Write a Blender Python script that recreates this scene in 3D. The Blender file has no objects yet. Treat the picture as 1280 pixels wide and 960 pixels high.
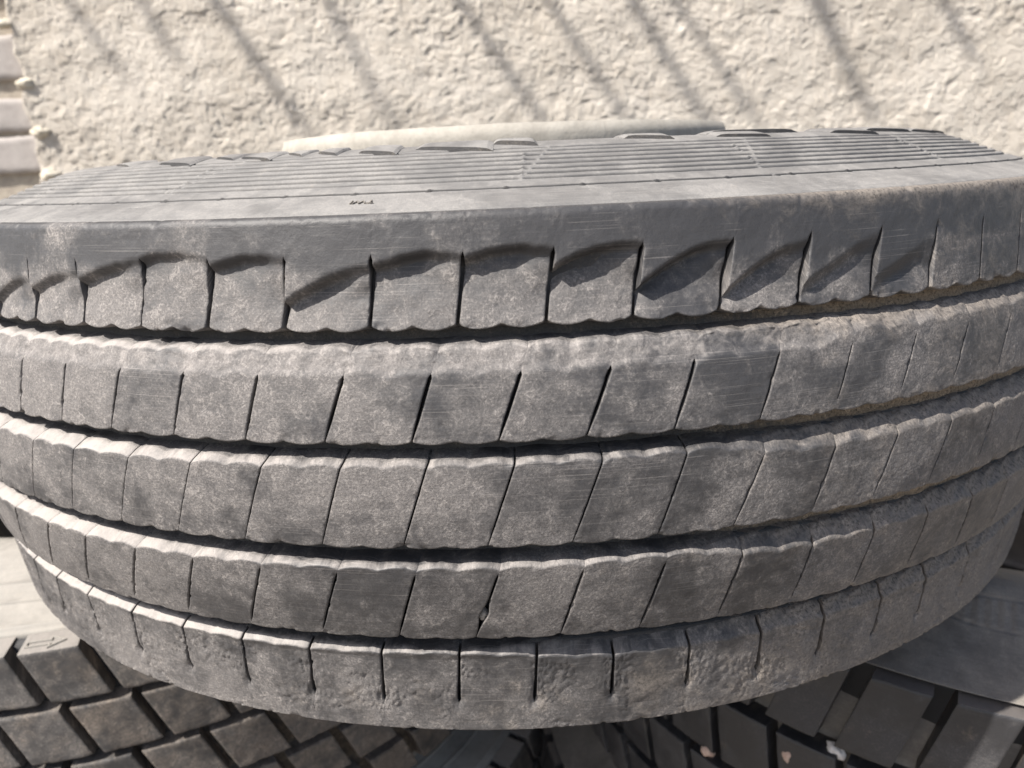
import bpy, math, random
import numpy as np

random.seed(7)
rng = np.random.default_rng(7)
R_ = math.radians
scene = bpy.context.scene
COL = scene.collection

# ------------------------------------------------------------------ camera
CAM = (0.0, -0.8156, 0.1498)
PITCH, YAW, ROLL = R_(15.818), R_(-0.193), R_(-2.555)
cam_d = bpy.data.cameras.new("camera")
cam = bpy.data.objects.new("camera", cam_d)
COL.objects.link(cam)
scene.camera = cam
from mathutils import Matrix, Vector
def _basis():
    cp, sp = math.cos(PITCH), math.sin(PITCH)
    cy, sy = math.cos(YAW), math.sin(YAW)
    cr, sr = math.cos(ROLL), math.sin(ROLL)
    def w(x3, z3, y3):
        x = cr * x3 - sr * z3; z2 = sr * x3 + cr * z3
        y = cp * y3 + sp * z2; z = -sp * y3 + cp * z2
        return Vector((cy * x + sy * y, -sy * x + cy * y, z))
    return w(1, 0, 0), w(0, 1, 0), w(0, 0, 1)
rx, up, fw = _basis()
m = Matrix((rx, up, -fw)).transposed().to_4x4()
m.translation = Vector(CAM)
cam.matrix_world = m
cam_d.sensor_width = 36.0
cam_d.lens = 950.0 / 1280.0 * 36.0
cam_d.clip_start = 0.02
cam_d.clip_end = 200.0
cam_d.dof.use_dof = True
cam_d.dof.focus_distance = 0.37
cam_d.dof.aperture_fstop = 10.0

# ------------------------------------------------------------------ light
SUN_AZ, SUN_EL = R_(60), R_(50)          # azimuth from the wall normal towards the left
sdir = Vector((-math.sin(SUN_AZ) * math.cos(SUN_EL), -math.cos(SUN_AZ) * math.cos(SUN_EL), math.sin(SUN_EL)))
world = bpy.data.worlds.new("World")
scene.world = world
world.use_nodes = True
wn = world.node_tree.nodes; wl = world.node_tree.links
bg = wn["Background"]
sky = wn.new("ShaderNodeTexSky")
sky.sky_type = 'NISHITA'
sky.sun_disc = False
sky.sun_elevation = SUN_EL
sky.sun_rotation = math.atan2(sdir.x, sdir.y)
sky.air_density = 1.0
sky.dust_density = 2.5
wl.new(sky.outputs[0], bg.inputs[0])
bg.inputs[1].default_value = 0.085
sun_d = bpy.data.lights.new("sun", 'SUN')
sun_d.energy = 4.6
sun_d.angle = R_(0.7)
sun_d.color = (1.0, 0.945, 0.87)
sun = bpy.data.objects.new("sun", sun_d)
COL.objects.link(sun)
sun.rotation_euler = (-sdir).to_track_quat('-Z', 'Y').to_euler()
sun.location = sdir * 6
scene.view_settings.view_transform = 'Standard'
scene.view_settings.look = 'None'
scene.view_settings.gamma = 1.0
scene.view_settings.use_curve_mapping = False
scene.view_settings.exposure = 1.03
scene.render.engine = 'CYCLES'
scene.cycles.use_denoising = True
scene.cycles.max_bounces = 6

# ------------------------------------------------------------------ noise
_perm = rng.permutation(4096).astype(np.int64)
_grad = rng.normal(size=(4096, 3)); _grad /= np.linalg.norm(_grad, axis=1)[:, None]
def perlin(p):
    p = np.asarray(p, float)
    i = np.floor(p).astype(np.int64); f = p - i
    u = f * f * f * (f * (f * 6 - 15) + 10)
    out = 0.0
    for dx in (0, 1):
        for dy in (0, 1):
            for dz in (0, 1):
                h = _perm[(_perm[(_perm[(i[..., 0] + dx) & 4095] + i[..., 1] + dy) & 4095] + i[..., 2] + dz) & 4095]
                g = _grad[h]
                d = g[..., 0] * (f[..., 0] - dx) + g[..., 1] * (f[..., 1] - dy) + g[..., 2] * (f[..., 2] - dz)
                w = (u[..., 0] if dx else 1 - u[..., 0]) * (u[..., 1] if dy else 1 - u[..., 1]) * (u[..., 2] if dz else 1 - u[..., 2])
                out = out + w * d
    return out * 1.6
def fbm(p, octaves=4, gain=0.5, lac=2.03):
    p = np.asarray(p, float); a = 1.0; s = 0.0
    for k in range(octaves):
        s = s + a * perlin(p + 17.3 * k); p = p * lac; a *= gain
    return s
def sstep(a, b, x):
    t = np.clip((x - a) / (b - a), 0, 1)
    return t * t * (3 - 2 * t)

# ------------------------------------------------------------------ object helpers
def mesh_from(name, V, F, smooth=True, mat=None, uv=None, attr=None, flat_from=None):
    me = bpy.data.meshes.new(name)
    V = np.asarray(V, np.float32); F = np.asarray(F, np.int32)
    me.vertices.add(len(V)); me.vertices.foreach_set("co", V.ravel())
    n = F.shape[1]
    me.loops.add(F.size); me.loops.foreach_set("vertex_index", F.ravel())
    me.polygons.add(len(F))
    me.polygons.foreach_set("loop_start", np.arange(0, F.size, n, dtype=np.int32))
    sm = np.full(len(F), smooth, bool)
    if flat_from is not None: sm[flat_from:] = False
    me.polygons.foreach_set("use_smooth", sm)
    if uv is not None:
        l = me.uv_layers.new(name="UVMap")
        l.data.foreach_set("uv", np.asarray(uv, np.float32)[F.ravel()].ravel())
    if attr:
        for k, a in attr.items():
            at = me.attributes.new(k, 'FLOAT', 'POINT')
            at.data.foreach_set("value", np.asarray(a, np.float32))
    me.update(calc_edges=True)
    me.validate()
    if mat: me.materials.append(mat)
    return me
def link(name, me, parent=None, loc=None):
    o = bpy.data.objects.new(name, me)
    COL.objects.link(o)
    if parent: o.parent = parent
    if loc is not None: o.location = loc
    return o
def thing(name, label, cat, loc=(0, 0, 0), group=None):
    o = bpy.data.objects.new(name, None); COL.objects.link(o)
    o.empty_display_size = 0.1
    o.location = loc; o["label"] = label; o["category"] = cat
    if group: o["group"] = group
    return o
def grid_faces(nu, nv, wrap=False):
    i = np.arange(nu if wrap else nu - 1)[:, None]; j = np.arange(nv - 1)[None, :]
    i2 = (i + 1) % nu
    return np.stack([i * nv + j, i2 * nv + j, i2 * nv + j + 1, i * nv + j + 1], -1).reshape(-1, 4)

# ------------------------------------------------------------------ materials
def new_mat(name):
    mt = bpy.data.materials.new(name); mt.use_nodes = True
    nt = mt.node_tree; b = nt.nodes["Principled BSDF"]
    return mt, nt, b
class NT:
    def __init__(s, nt): s.nt = nt; s.N = nt.nodes; s.L = nt.links
    def put(s, sock, v):
        if isinstance(v, bpy.types.NodeSocket): s.L.new(v, sock)
        elif v is not None: sock.default_value = v
    def math(s, op, a, b=None, c=None, clamp=False):
        n = s.N.new("ShaderNodeMath"); n.operation = op; n.use_clamp = clamp
        for k, v in enumerate((a, b, c)):
            if v is not None: s.put(n.inputs[k], v)
        return n.outputs[0]
    def noise(s, vec, scale, detail=4, rough=0.6, dist=0.0, lac=2.0):
        n = s.N.new("ShaderNodeTexNoise"); n.inputs["Scale"].default_value = scale
        n.inputs["Detail"].default_value = detail; n.inputs["Roughness"].default_value = rough
        n.inputs["Distortion"].default_value = dist; n.inputs["Lacunarity"].default_value = lac
        s.L.new(vec, n.inputs["Vector"]); return n.outputs["Fac"]
    def map(s, vec, scale=(1, 1, 1), rot=(0, 0, 0), loc=(0, 0, 0)):
        n = s.N.new("ShaderNodeMapping"); n.inputs["Scale"].default_value = scale
        n.inputs["Rotation"].default_value = rot; n.inputs["Location"].default_value = loc
        s.L.new(vec, n.inputs["Vector"]); return n.outputs[0]
    def ramp(s, f, a, b, lo=0.0, hi=1.0):
        n = s.N.new("ShaderNodeMapRange"); n.interpolation_type = 'SMOOTHSTEP'
        n.inputs[1].default_value = a; n.inputs[2].default_value = b
        n.inputs[3].default_value = lo; n.inputs[4].default_value = hi
        s.L.new(f, n.inputs[0]); return n.outputs[0]
    def mix(s, f, a, b):
        n = s.N.new("ShaderNodeMix"); n.data_type = 'RGBA'
        s.put(n.inputs[0], f)
        for k, v in ((6, a), (7, b)):
            if isinstance(v, tuple): v = v if len(v) == 4 else (*v, 1)
            s.put(n.inputs[k], v)
        return n.outputs[2]
    def bump(s, h, strength, dist, normal=None):
        n = s.N.new("ShaderNodeBump"); s.put(n.inputs["Strength"], strength)
        n.inputs["Distance"].default_value = dist; s.L.new(h, n.inputs["Height"])
        if normal: s.L.new(normal, n.inputs["Normal"])
        return n.outputs[0]

def rubber(name, dark, dust_light, pale, amount=0.5, dirt=(0.20, 0.155, 0.11), rough=0.78, streak=0.5, speck=1.0, bump=1.0, objdirt=False):
    mt, nt, b = new_mat(name); t = NT(nt)
    uv = nt.nodes.new("ShaderNodeUVMap"); uv.uv_map = "UVMap"; U = uv.outputs[0]
    at = nt.nodes.new("ShaderNodeAttribute"); at.attribute_name = "dirt"
    D = at.outputs["Fac"]
    if objdirt:      # how earthy a single block is, set on the object
        oc = nt.nodes.new("ShaderNodeObjectInfo"); sp = nt.nodes.new("ShaderNodeSeparateColor")
        nt.links.new(oc.outputs["Color"], sp.inputs[0])
        D = t.math('ADD', D, sp.outputs[0])
    big = t.noise(U, 28, 5, 0.62, 0.4)
    mid = t.noise(U, 110, 6, 0.7, 0.6)
    fine = t.noise(U, 520, 5, 0.78)
    grain = t.noise(U, 1500, 3, 0.7)
    worm = t.noise(U, 260, 5, 0.75, 1.6)
    stv = t.map(U, (14, 320, 1), (0, 0, 0.06))
    stre = t.noise(stv, 1.0, 5, 0.65, 0.3)
    st2v = t.map(U, (40, 900, 1), (0, 0, -0.16))
    stre2 = t.noise(st2v, 1.0, 4, 0.6, 0.2)
    patch = t.noise(U, 16, 4, 0.55, 0.8)
    am = nt.nodes.new("ShaderNodeAttribute"); am.attribute_name = "amt"
    oi = nt.nodes.new("ShaderNodeObjectInfo")
    spk = t.noise(U, 830, 3, 0.65, 0.4)
    f = t.math('ADD', t.math('MULTIPLY', big, 0.50), t.math('MULTIPLY', mid, 0.50))
    f = t.math('ADD', f, t.math('MULTIPLY', patch, 0.80))
    f = t.math('ADD', f, t.math('MULTIPLY', fine, 0.45 * speck))
    f = t.math('ADD', f, t.math('MULTIPLY', t.math('ADD', stre, stre2), 0.26 * streak))
    mean = 0.5 * (0.50 + 0.50 + 0.80 + 0.45 * speck + 0.52 * streak)
    f = t.math('ADD', f, t.math('MULTIPLY', t.math('MULTIPLY', t.math('SUBTRACT', oi.outputs["Random"], 0.5), t.ramp(am.outputs["Fac"], -0.13, -0.03)), 0.14))
    f = t.math('ADD', f, am.outputs["Fac"])
    dustf = t.ramp(f, mean - 0.20 + (0.5 - amount) * 0.5, mean + 0.20 + (0.5 - amount) * 0.5)
    c = t.mix(dustf, dark, dust_light)
    # pale powdery flecks that collect in the pores, only where the surface is dusty
    fl = t.math('MULTIPLY', t.ramp(t.math('ADD', mid, t.math('MULTIPLY', patch, 0.6)), 0.76, 0.90), t.ramp(worm, 0.525, 0.575))
    fl = t.math('MULTIPLY', fl, t.ramp(f, mean - 0.12, mean + 0.10))
    c = t.mix(t.math('MULTIPLY', fl, 0.5 * speck), c, pale)
    c = t.mix(t.math('MULTIPLY', t.math('MULTIPLY', t.ramp(spk, 0.555, 0.60), t.ramp(f, mean - 0.15, mean + 0.15)), 0.32 * speck), c, pale)
    c = t.mix(t.math('MULTIPLY', t.ramp(spk, 0.45, 0.40), 0.38 * speck), c, tuple(x * 0.6 for x in dark))
    # dark rubbed scuffs along the running direction
    sc = t.math('MULTIPLY', t.ramp(stre2, 0.56, 0.70), t.ramp(big, 0.50, 0.60))
    c = t.mix(t.math('MULTIPLY', sc, 0.65 * streak), c, dark)
    st3 = t.noise(t.map(U, (9, 1500, 1), (0, 0, 0.10)), 1.0, 3, 0.6, 0.1)
    c = t.mix(t.math('MULTIPLY', t.math('MULTIPLY', t.ramp(st3, 0.60, 0.66), t.ramp(patch, 0.5, 0.42)), 0.45 * streak), c, pale)
    # caked earth
    dn = t.math('ADD', D, t.math('MULTIPLY', t.math('SUBTRACT', mid, 0.5), 1.1))
    df = t.math('MULTIPLY', t.ramp(dn, 0.15, 0.85), t.ramp(D, 0.0, 0.1))
    dcol = t.mix(t.ramp(fine, 0.35, 0.65), tuple(x * 0.72 for x in dirt), tuple(min(1, x * 1.35) for x in dirt))
    c = t.mix(df, c, dcol)
    c = t.mix(t.math('MULTIPLY', t.math('MULTIPLY', fl, df), 0.8 * speck), c, tuple(min(0.5, x * 2.1) for x in dirt))
    c = t.mix(t.math('MULTIPLY', t.math('MULTIPLY', t.ramp(fine, 0.48, 0.36), df), 0.7), c, tuple(x * 0.75 for x in dark))
    # sun highlight painted pale on upper rib lips; dust on lower tyres' shoulders
    au = nt.nodes.new("ShaderNodeAttribute"); au.attribute_name = "dust_light"
    ud = t.math('ADD', au.outputs["Fac"], t.math('MULTIPLY', t.math('SUBTRACT', mid, 0.5), 0.9))
    uf = t.math('MULTIPLY', t.ramp(ud, 0.2, 0.8), t.ramp(au.outputs["Fac"], 0.0, 0.15))
    c = t.mix(t.math('MULTIPLY', uf, 0.8), c, pale)
    # steep mould lines keep no dust: bare rubber
    ab = nt.nodes.new("ShaderNodeAttribute"); ab.attribute_name = "bare"
    c = t.mix(t.math('MINIMUM', ab.outputs["Fac"], 1.0), c, (0.03, 0.029, 0.03))
    nt.links.new(c, b.inputs["Base Color"])
    rr = t.ramp(dustf, 0, 1, rough - 0.16, min(0.95, rough + 0.12))
    rr = t.math('MAXIMUM', rr, t.math('MULTIPLY', df, 0.9))
    nt.links.new(rr, b.inputs["Roughness"])
    b.inputs["Specular IOR Level"].default_value = 0.45
    h = t.math('ADD', t.math('MULTIPLY', fine, 0.5), t.math('MULTIPLY', grain, 0.22))
    h = t.math('ADD', h, t.math('MULTIPLY', mid, 0.9))
    h = t.math('ADD', h, t.math('MULTIPLY', spk, 0.5))
    h = t.math('ADD', h, t.math('MULTIPLY', stre2, 0.35 * streak))
    nt.links.new(t.bump(h, t.ramp(dustf, 0, 1, 0.35 * bump, 0.85 * bump), 0.0011), b.inputs["Normal"])
    return mt

M_tread = rubber("worn_tread_rubber", (0.042, 0.0415, 0.044), (0.140, 0.131, 0.127), (0.36, 0.332, 0.312), 0.49, dirt=(0.155, 0.136, 0.119), rough=0.70, speck=0.75, bump=0.62)
M_side = rubber("dusty_sidewall_rubber", (0.125, 0.122, 0.12), (0.215, 0.208, 0.20), (0.31, 0.29, 0.27), 0.55, streak=0.8, speck=0.45, bump=0.5)
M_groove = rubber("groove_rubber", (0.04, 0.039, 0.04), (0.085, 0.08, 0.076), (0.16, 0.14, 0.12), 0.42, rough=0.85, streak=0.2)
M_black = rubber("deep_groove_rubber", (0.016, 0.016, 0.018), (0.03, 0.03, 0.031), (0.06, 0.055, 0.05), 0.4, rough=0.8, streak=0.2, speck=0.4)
M_ltread = rubber("earthy_tread_rubber", (0.050, 0.048, 0.048), (0.130, 0.120, 0.113), (0.27, 0.25, 0.23), 0.45, dirt=(0.165, 0.138, 0.115), streak=0.25, objdirt=True)
M_lside = rubber("pale_dusty_sidewall", (0.22, 0.207, 0.187), (0.31, 0.292, 0.265), (0.37, 0.35, 0.315), 0.6, streak=0.6, speck=0.3, bump=0.4)
M_rtread = rubber("newer_black_tread", (0.024, 0.0238, 0.026), (0.047, 0.0455, 0.048), (0.12, 0.11, 0.105), 0.42, streak=0.25, speck=0.5, bump=0.7, rough=0.62)
M_rside = rubber("newer_black_sidewall", (0.115, 0.106, 0.097), (0.195, 0.178, 0.158), (0.26, 0.24, 0.21), 0.5, streak=0.9, speck=0.6, bump=0.4, rough=0.66)

def stone_mat(name, c1, c2, sc=200):
    mt, nt, b = new_mat(name); t = NT(nt)
    tc = nt.nodes.new("ShaderNodeTexCoord"); P = tc.outputs["Object"]
    n = t.noise(P, sc, 5, 0.65)
    nt.links.new(t.mix(t.ramp(n, 0.3, 0.7), c1, c2), b.inputs["Base Color"])
    b.inputs["Roughness"].default_value = 0.85
    nt.links.new(t.bump(n, 0.5, 0.001), b.inputs["Normal"])
    return mt
M_peb_pink = stone_mat("pink_stone", (0.40, 0.27, 0.22), (0.56, 0.45, 0.38))
M_peb_white = stone_mat("white_stone", (0.52, 0.49, 0.47), (0.72, 0.68, 0.65))
M_peb_grey = stone_mat("grey_stone", (0.17, 0.155, 0.14), (0.27, 0.25, 0.225))

def plaster():
    mt, nt, b = new_mat("rough_cream_plaster"); t = NT(nt)
    tc = nt.nodes.new("ShaderNodeTexCoord"); P = tc.outputs["Object"]
    big = t.noise(P, 5, 5, 0.6, 0.5); mid = t.noise(P, 38, 6, 0.65, 0.4); fine = t.noise(P, 170, 6, 0.78)
    c = t.mix(t.ramp(big, 0.34, 0.66), (0.515, 0.468, 0.405), (0.595, 0.548, 0.484))
    c = t.mix(t.ramp(mid, 0.5, 0.72, 0, 0.5), c, (0.58, 0.545, 0.485))
    c = t.mix(t.math('MULTIPLY', t.ramp(mid, 0.46, 0.32), 0.35), c, (0.41, 0.355, 0.29))
    c = t.mix(t.ramp(fine, 0.54, 0.72, 0, 0.35), c, (0.38, 0.335, 0.275))
    nt.links.new(c, b.inputs["Base Color"])
    b.inputs["Roughness"].default_value = 0.92
    b.inputs["Specular IOR Level"].default_value = 0.2
    h = t.math('ADD', t.math('MULTIPLY', mid, 0.8), t.math('MULTIPLY', fine, 0.8))
    nt.links.new(t.bump(h, 0.9, 0.005), b.inputs["Normal"])
    return mt
M_plaster = plaster()
def simple(name, c1, c2, sc, rough=0.85, bump=0.3, bd=0.002):
    mt, nt, b = new_mat(name); t = NT(nt)
    tc = nt.nodes.new("ShaderNodeTexCoord"); P = tc.outputs["Object"]
    n = t.noise(P, sc, 6, 0.65, 0.3); n2 = t.noise(P, sc * 7, 4, 0.6)
    f = t.math('ADD', t.math('MULTIPLY', n, 0.7), t.math('MULTIPLY', n2, 0.3))
    nt.links.new(t.mix(t.ramp(f, 0.32, 0.68), c1, c2), b.inputs["Base Color"])
    b.inputs["Roughness"].default_value = rough
    nt.links.new(t.bump(f, bump, bd), b.inputs["Normal"])
    return mt
M_brick = simple("pale_silicate_brick", (0.285, 0.26, 0.245), (0.37, 0.34, 0.32), 25)
M_mortar = simple("grey_mortar", (0.28, 0.24, 0.20), (0.42, 0.37, 0.30), 60, bump=0.8, bd=0.004)
M_blob = simple("squeezed_mortar", (0.50, 0.45, 0.36), (0.64, 0.58, 0.48), 80, bump=0.8, bd=0.003)
M_ground = simple("dusty_ground", (0.14, 0.122, 0.10), (0.23, 0.20, 0.17), 3, bump=0.8, bd=0.01)
M_tub = simple("pale_tub_plastic", (0.26, 0.243, 0.213), (0.35, 0.328, 0.29), 45, rough=0.9, bump=0.5)
M_steel = simple("weathered_steel", (0.20, 0.17, 0.15), (0.34, 0.30, 0.27), 40, rough=0.6)

# ------------------------------------------------------------------ ground
def ground():
    xs = np.concatenate([np.linspace(-40, -3, 12), np.linspace(-2.5, 2.5, 60), np.linspace(3, 40, 12)])
    ys = np.concatenate([np.linspace(-40, -3, 12), np.linspace(-2.5, 2.5, 60), np.linspace(3, 40, 12)])
    X, Y = np.meshgrid(xs, ys, indexing='ij')
    P = np.stack([X, Y, np.zeros_like(X)], -1).reshape(-1, 3)
    near = np.exp(-(P[:, 0] ** 2 + P[:, 1] ** 2) / 8)
    P[:, 2] = -0.862 - 0.012 * np.abs(fbm(P * 3, 4)) * near - 0.006
    o = link("ground", mesh_from("ground", P, grid_faces(len(xs), len(ys)), True, M_ground))
    o["kind"] = "structure"
ground()

# ------------------------------------------------------------------ wall
WY = 0.76
EDGE = -0.918           # plaster ends here, bare brick to the left
def wall():
    w = thing("wall", "rough cream plastered wall with bare pale bricks at its left end behind the tyres", "wall", (0, WY, -0.868))
    xs = np.concatenate([np.linspace(-0.935, 1.09, 900), np.linspace(1.10, 3.4, 60)])
    zs = np.concatenate([np.linspace(-0.868, 0.10, 60), np.linspace(0.105, 0.53, 196), np.linspace(0.545, 2.2, 60)])
    X, Z = np.meshgrid(xs, zs, indexing='ij')
    p = np.stack([X, np.zeros_like(X), Z], -1)
    q = p + 0.010 * np.stack([perlin(p * 45 + 3), 0 * X, perlin(p * 45 + 31)], -1)
    lump = fbm(q * np.array([26, 1, 34.0]), 2)
    n1 = fbm(q * np.array([52, 1, 72.0]) + 7, 3, 0.55)
    n2 = fbm(q * 170 + 5, 3, 0.6)
    broad = fbm(p * np.array([5, 1, 8.0]) + 2, 3)
    patch = sstep(-0.25, 0.45, fbm(p * 6 + 11, 2))
    pits = np.clip(-fbm(q * np.array([34, 1, 58.0]) + 40, 2) - 0.30, 0, 1)
    h = 0.0055 * broad + 0.0026 * lump + (0.5 + 0.7 * patch) * 0.0021 * n1 + 0.0017 * n2 + 0.0020 * (0.5 - np.abs(fbm(q * np.array([105, 1, 135.0]) + 77, 3, 0.6))) - 0.006 * pits * patch
    # a few overlapping trowel ledges
    for (zl, x0, x1, am) in ((0.455, -0.72, -0.35, 0.010), (0.31, -0.70, -0.38, 0.007), (0.40, 0.30, 0.75, 0.008), (0.25, 0.35, 0.8, 0.006), (0.47, -0.35, 0.1, 0.007)):
        line = zl + 0.035 * fbm(np.stack([X * 7, 0 * X + zl * 50, 0 * X], -1), 4)
        m_ = sstep(x0, x0 + 0.1, X) * (1 - sstep(x1 - 0.1, x1, X))
        h += 0.25 * am * m_ * np.exp(-np.clip(Z - line, 0, 1) / 0.035) * (Z > line)
    # rounded ragged left border
    ed = EDGE + 0.010 * fbm(np.stack([0 * X, Z * 18, 0 * X], -1), 4)
    e = X - ed
    h += 0.006 * np.exp(-(e / 0.015) ** 2)
    h = h * 0.62
    thick = 0.020
    Y = -(thick + h) * sstep(-0.006, 0.010, e) - 0.0
    Y = np.where(e < -0.006, 0.012, Y)
    P = np.stack([X, Y, Z + 0.868], -1).reshape(-1, 3)
    o = link("plaster", mesh_from("plaster", P, grid_faces(len(xs), len(zs))[:, ::-1], True, M_plaster), w)
    # masonry core
    V = []; F = []
    def box(x0, x1, y0, y1, z0, z1):
        b = len(V)
        V.extend([(x0, y0, z0), (x1, y0, z0), (x1, y1, z0), (x0, y1, z0), (x0, y0, z1), (x1, y0, z1), (x1, y1, z1), (x0, y1, z1)])
        F.extend([[b, b + 3, b + 2, b + 1], [b + 4, b + 5, b + 6, b + 7], [b, b + 1, b + 5, b + 4], [b + 1, b + 2, b + 6, b + 5], [b + 2, b + 3, b + 7, b + 6], [b + 3, b, b + 4, b + 7]])
    box(-2.2, 3.4, 0.006, 0.30, 0.0, 3.05)
    link("mortar_bed", mesh_from("mortar_bed", V, F, False, M_mortar), w)
    # bricks: courses seen at z = 0.188-0.252, 0.27-0.318, 0.36-0.45
    def brick_mesh(L, H, seed):
        nx, nz = 26, 10
        a = np.linspace(-1, 1, nx); b = np.linspace(-1, 1, nz)
        A, B = np.meshgrid(a, b, indexing='ij')
        A = np.sign(A) * np.abs(A) ** 0.8; B = np.sign(B) * np.abs(B) ** 0.75
        x = A * L / 2; z = B * H / 2
        d = np.minimum(L / 2 - np.abs(x), H / 2 - np.abs(z))
        y = -0.012 + 0.004 * np.exp(-d / 0.0016) + 0.0012 * fbm(np.stack([x * 60, 0 * x + seed * 9, z * 60], -1), 3)
        x = x + 0.0035 * fbm(np.stack([z * 40, 0 * x + seed * 3, x * 4], -1), 2); z = z + 0.0028 * fbm(np.stack([x * 30, 0 * x + seed * 7, z * 4], -1), 3)
        V = np.stack([x, y, z], -1).reshape(-1, 3); F = grid_faces(nx, nz)[:, ::-1]
        idx = np.arange(nx * nz).reshape(nx, nz)
        loop = np.concatenate([idx[:, 0], idx[-1, 1:], idx[-2::-1, -1], idx[0, -2:0:-1]])
        back = V[loop].copy(); back[:, 1] = 0.02
        n = len(V); k = len(loop); i = np.arange(k)
        W = np.stack([loop, n + i, n + (i + 1) % k, np.roll(loop, -1)], -1)
        return mesh_from("brick", np.concatenate([V, back]), np.concatenate([F, W[:, ::-1]]), True, M_brick)
    courses = []
    zz = 0.188 - 0.0785 * 13
    while zz < 1.9:
        courses.append((zz, zz + 0.066)); zz += 0.0785
    courses = [c for c in courses if not (0.17 < c[1] and c[0] < 0.46)] + [(0.183, 0.247), (0.263, 0.318), (0.357, 0.432)]
    meshes = {}
    for ci, (z0, z1) in enumerate(sorted(courses)):
        H = round(z1 - z0 + 0.005, 3)
        for k in range(3):
            Lb = 0.25
            key = (H, k)
            if key not in meshes: meshes[key] = brick_mesh(Lb - 0.004, H, k + H * 100)
            x = EDGE + 0.035 - Lb / 2 - k * 0.262 + (0.03 if ci % 2 else 0.0) - 0.01 * random.random()
            o = link("brick", meshes[key], w, (x, 0.007 - 0.003 * random.random(), (z0 + z1) / 2 + 0.868))
            o.rotation_euler = (0, R_(random.uniform(-0.8, 0.8)), R_(random.uniform(-0.6, 0.6)))
    # lumps of mortar squeezed out of the joints beside the plaster edge
    for (x, z, s) in ((-0.905, 0.345, 0.011), (-0.895, 0.257, 0.012), (-0.892, 0.177, 0.013), (-0.925, 0.45, 0.011)):
        n = 18
        th = np.linspace(0, 2 * np.pi, n, endpoint=False); ph = np.linspace(0.05, np.pi - 0.05, 12)
        T, Ph = np.meshgrid(th, ph, indexing='ij')
        d = np.stack([np.sin(Ph) * np.cos(T), np.sin(Ph) * np.sin(T), np.cos(Ph)], -1)
        r = s * (1 + 0.45 * fbm(d * 1.7 + x * 90, 3))
        P = (d * r[..., None] * np.array([1.5, 0.9, 0.85])).reshape(-1, 3)
        link("mortar_lump", mesh_from("mortar_lump", P, grid_faces(n, 12, True), True, M_blob), w, (x, -0.020, z + 0.868))
wall()

# ------------------------------------------------------------------ bar frame out of view, added to throw the bar shadows on the wall
def rod(p0, p1, r, n=10, taper=1.0):
    p0 = np.array(p0, float); p1 = np.array(p1, float)
    ax = p1 - p0; ax /= np.linalg.norm(ax)
    s = np.cross(ax, [0, 0, 1.0]);
    if np.linalg.norm(s) < 1e-3: s = np.array([1.0, 0, 0])
    s /= np.linalg.norm(s); t_ = np.cross(ax, s)
    a = np.linspace(0, 2 * np.pi, n, endpoint=False)
    ring = np.cos(a)[:, None] * s + np.sin(a)[:, None] * t_
    V = np.concatenate([p0 + ring * r, p1 + ring * r * taper, [p0], [p1]])
    F = [[i, (i + 1) % n, n + (i + 1) % n, n + i] for i in range(n)]
    F += [[(i + 1) % n, i, 2 * n, 2 * n] for i in range(n)] + [[n + i, n + (i + 1) % n, 2 * n + 1, 2 * n + 1] for i in range(n)]
    return V, F
def raw_mesh(name, V, F, mat, smooth=True):
    me = bpy.data.meshes.new(name)
    F = [f if f[-1] != f[-2] else f[:-1] for f in [list(map(int, f)) for f in F]]
    me.from_pydata([tuple(v) for v in V], [], F)
    me.update()
    me.polygons.foreach_set("use_smooth", [smooth] * len(me.polygons))
    me.materials.append(mat)
    return me
def shadow_frame():
    a = thing("shadow_frame", "unseen steel bar frame added above the tyres to throw bar shadows on the wall", "shadow_frame", (0, WY - 0.012, 0.72))
    kx, kz = math.tan(SUN_AZ), math.tan(SUN_EL) / math.cos(SUN_AZ)
    # (x on the wall of the shadow at its top, z there, x and z of the shadow's lower end)
    sh = [(-0.656, 0.483, -0.60, 0.36), (-0.49, 0.42, -0.372, 0.222), (-0.325, 0.50, -0.20, 0.222), (-0.10, 0.50, 0.092, 0.215), (0.06, 0.50, 0.262, 0.20),
          (0.215, 0.50, 0.41, 0.20), (0.36, 0.40, 0.505, 0.20), (0.545, 0.50, 0.735, 0.195), (0.585, 0.49, 0.70, 0.24), (0.775, 0.50, 0.915, 0.30), (-0.80, 0.5, -0.70, 0.33)]
    for k, (x0, z0, x1, z1) in enumerate(sh):
        # a bar point at distance d from the wall throws its shadow d*kx to the right and d*kz down
        za = 0.56; xa = x0 + (x1 - x0) / (z1 - z0) * (za - z0)
        d0 = 0.55; d1 = 0.85 + 0.04 * (k % 3)
        root = (xa - d0 * kx, -d0, za + d0 * kz - 0.72)
        tip = (x1 - d1 * kx, -d1, z1 + d1 * kz - 0.72)
        rr = (0.0080, 0.0100, 0.0074, 0.0090)[k % 4]
        V, F = rod(root, tip, rr)
        link("bar", raw_mesh("bar", V, F, M_steel), a)
    zrail = 0.56 + 0.55 * kz - 0.72 + 0.016
    V, F = rod((-3.3, -0.55, zrail), (1.9, -0.55, zrail), 0.014)
    link("rail", raw_mesh("rail", V, F, M_steel), a)
    for xb in (-3.2, 1.8):
        V, F = rod((xb, 0.012, zrail), (xb, -0.555, zrail), 0.012)
        link("bracket", raw_mesh("bracket", V, F, M_steel), a)
shadow_frame()

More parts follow.
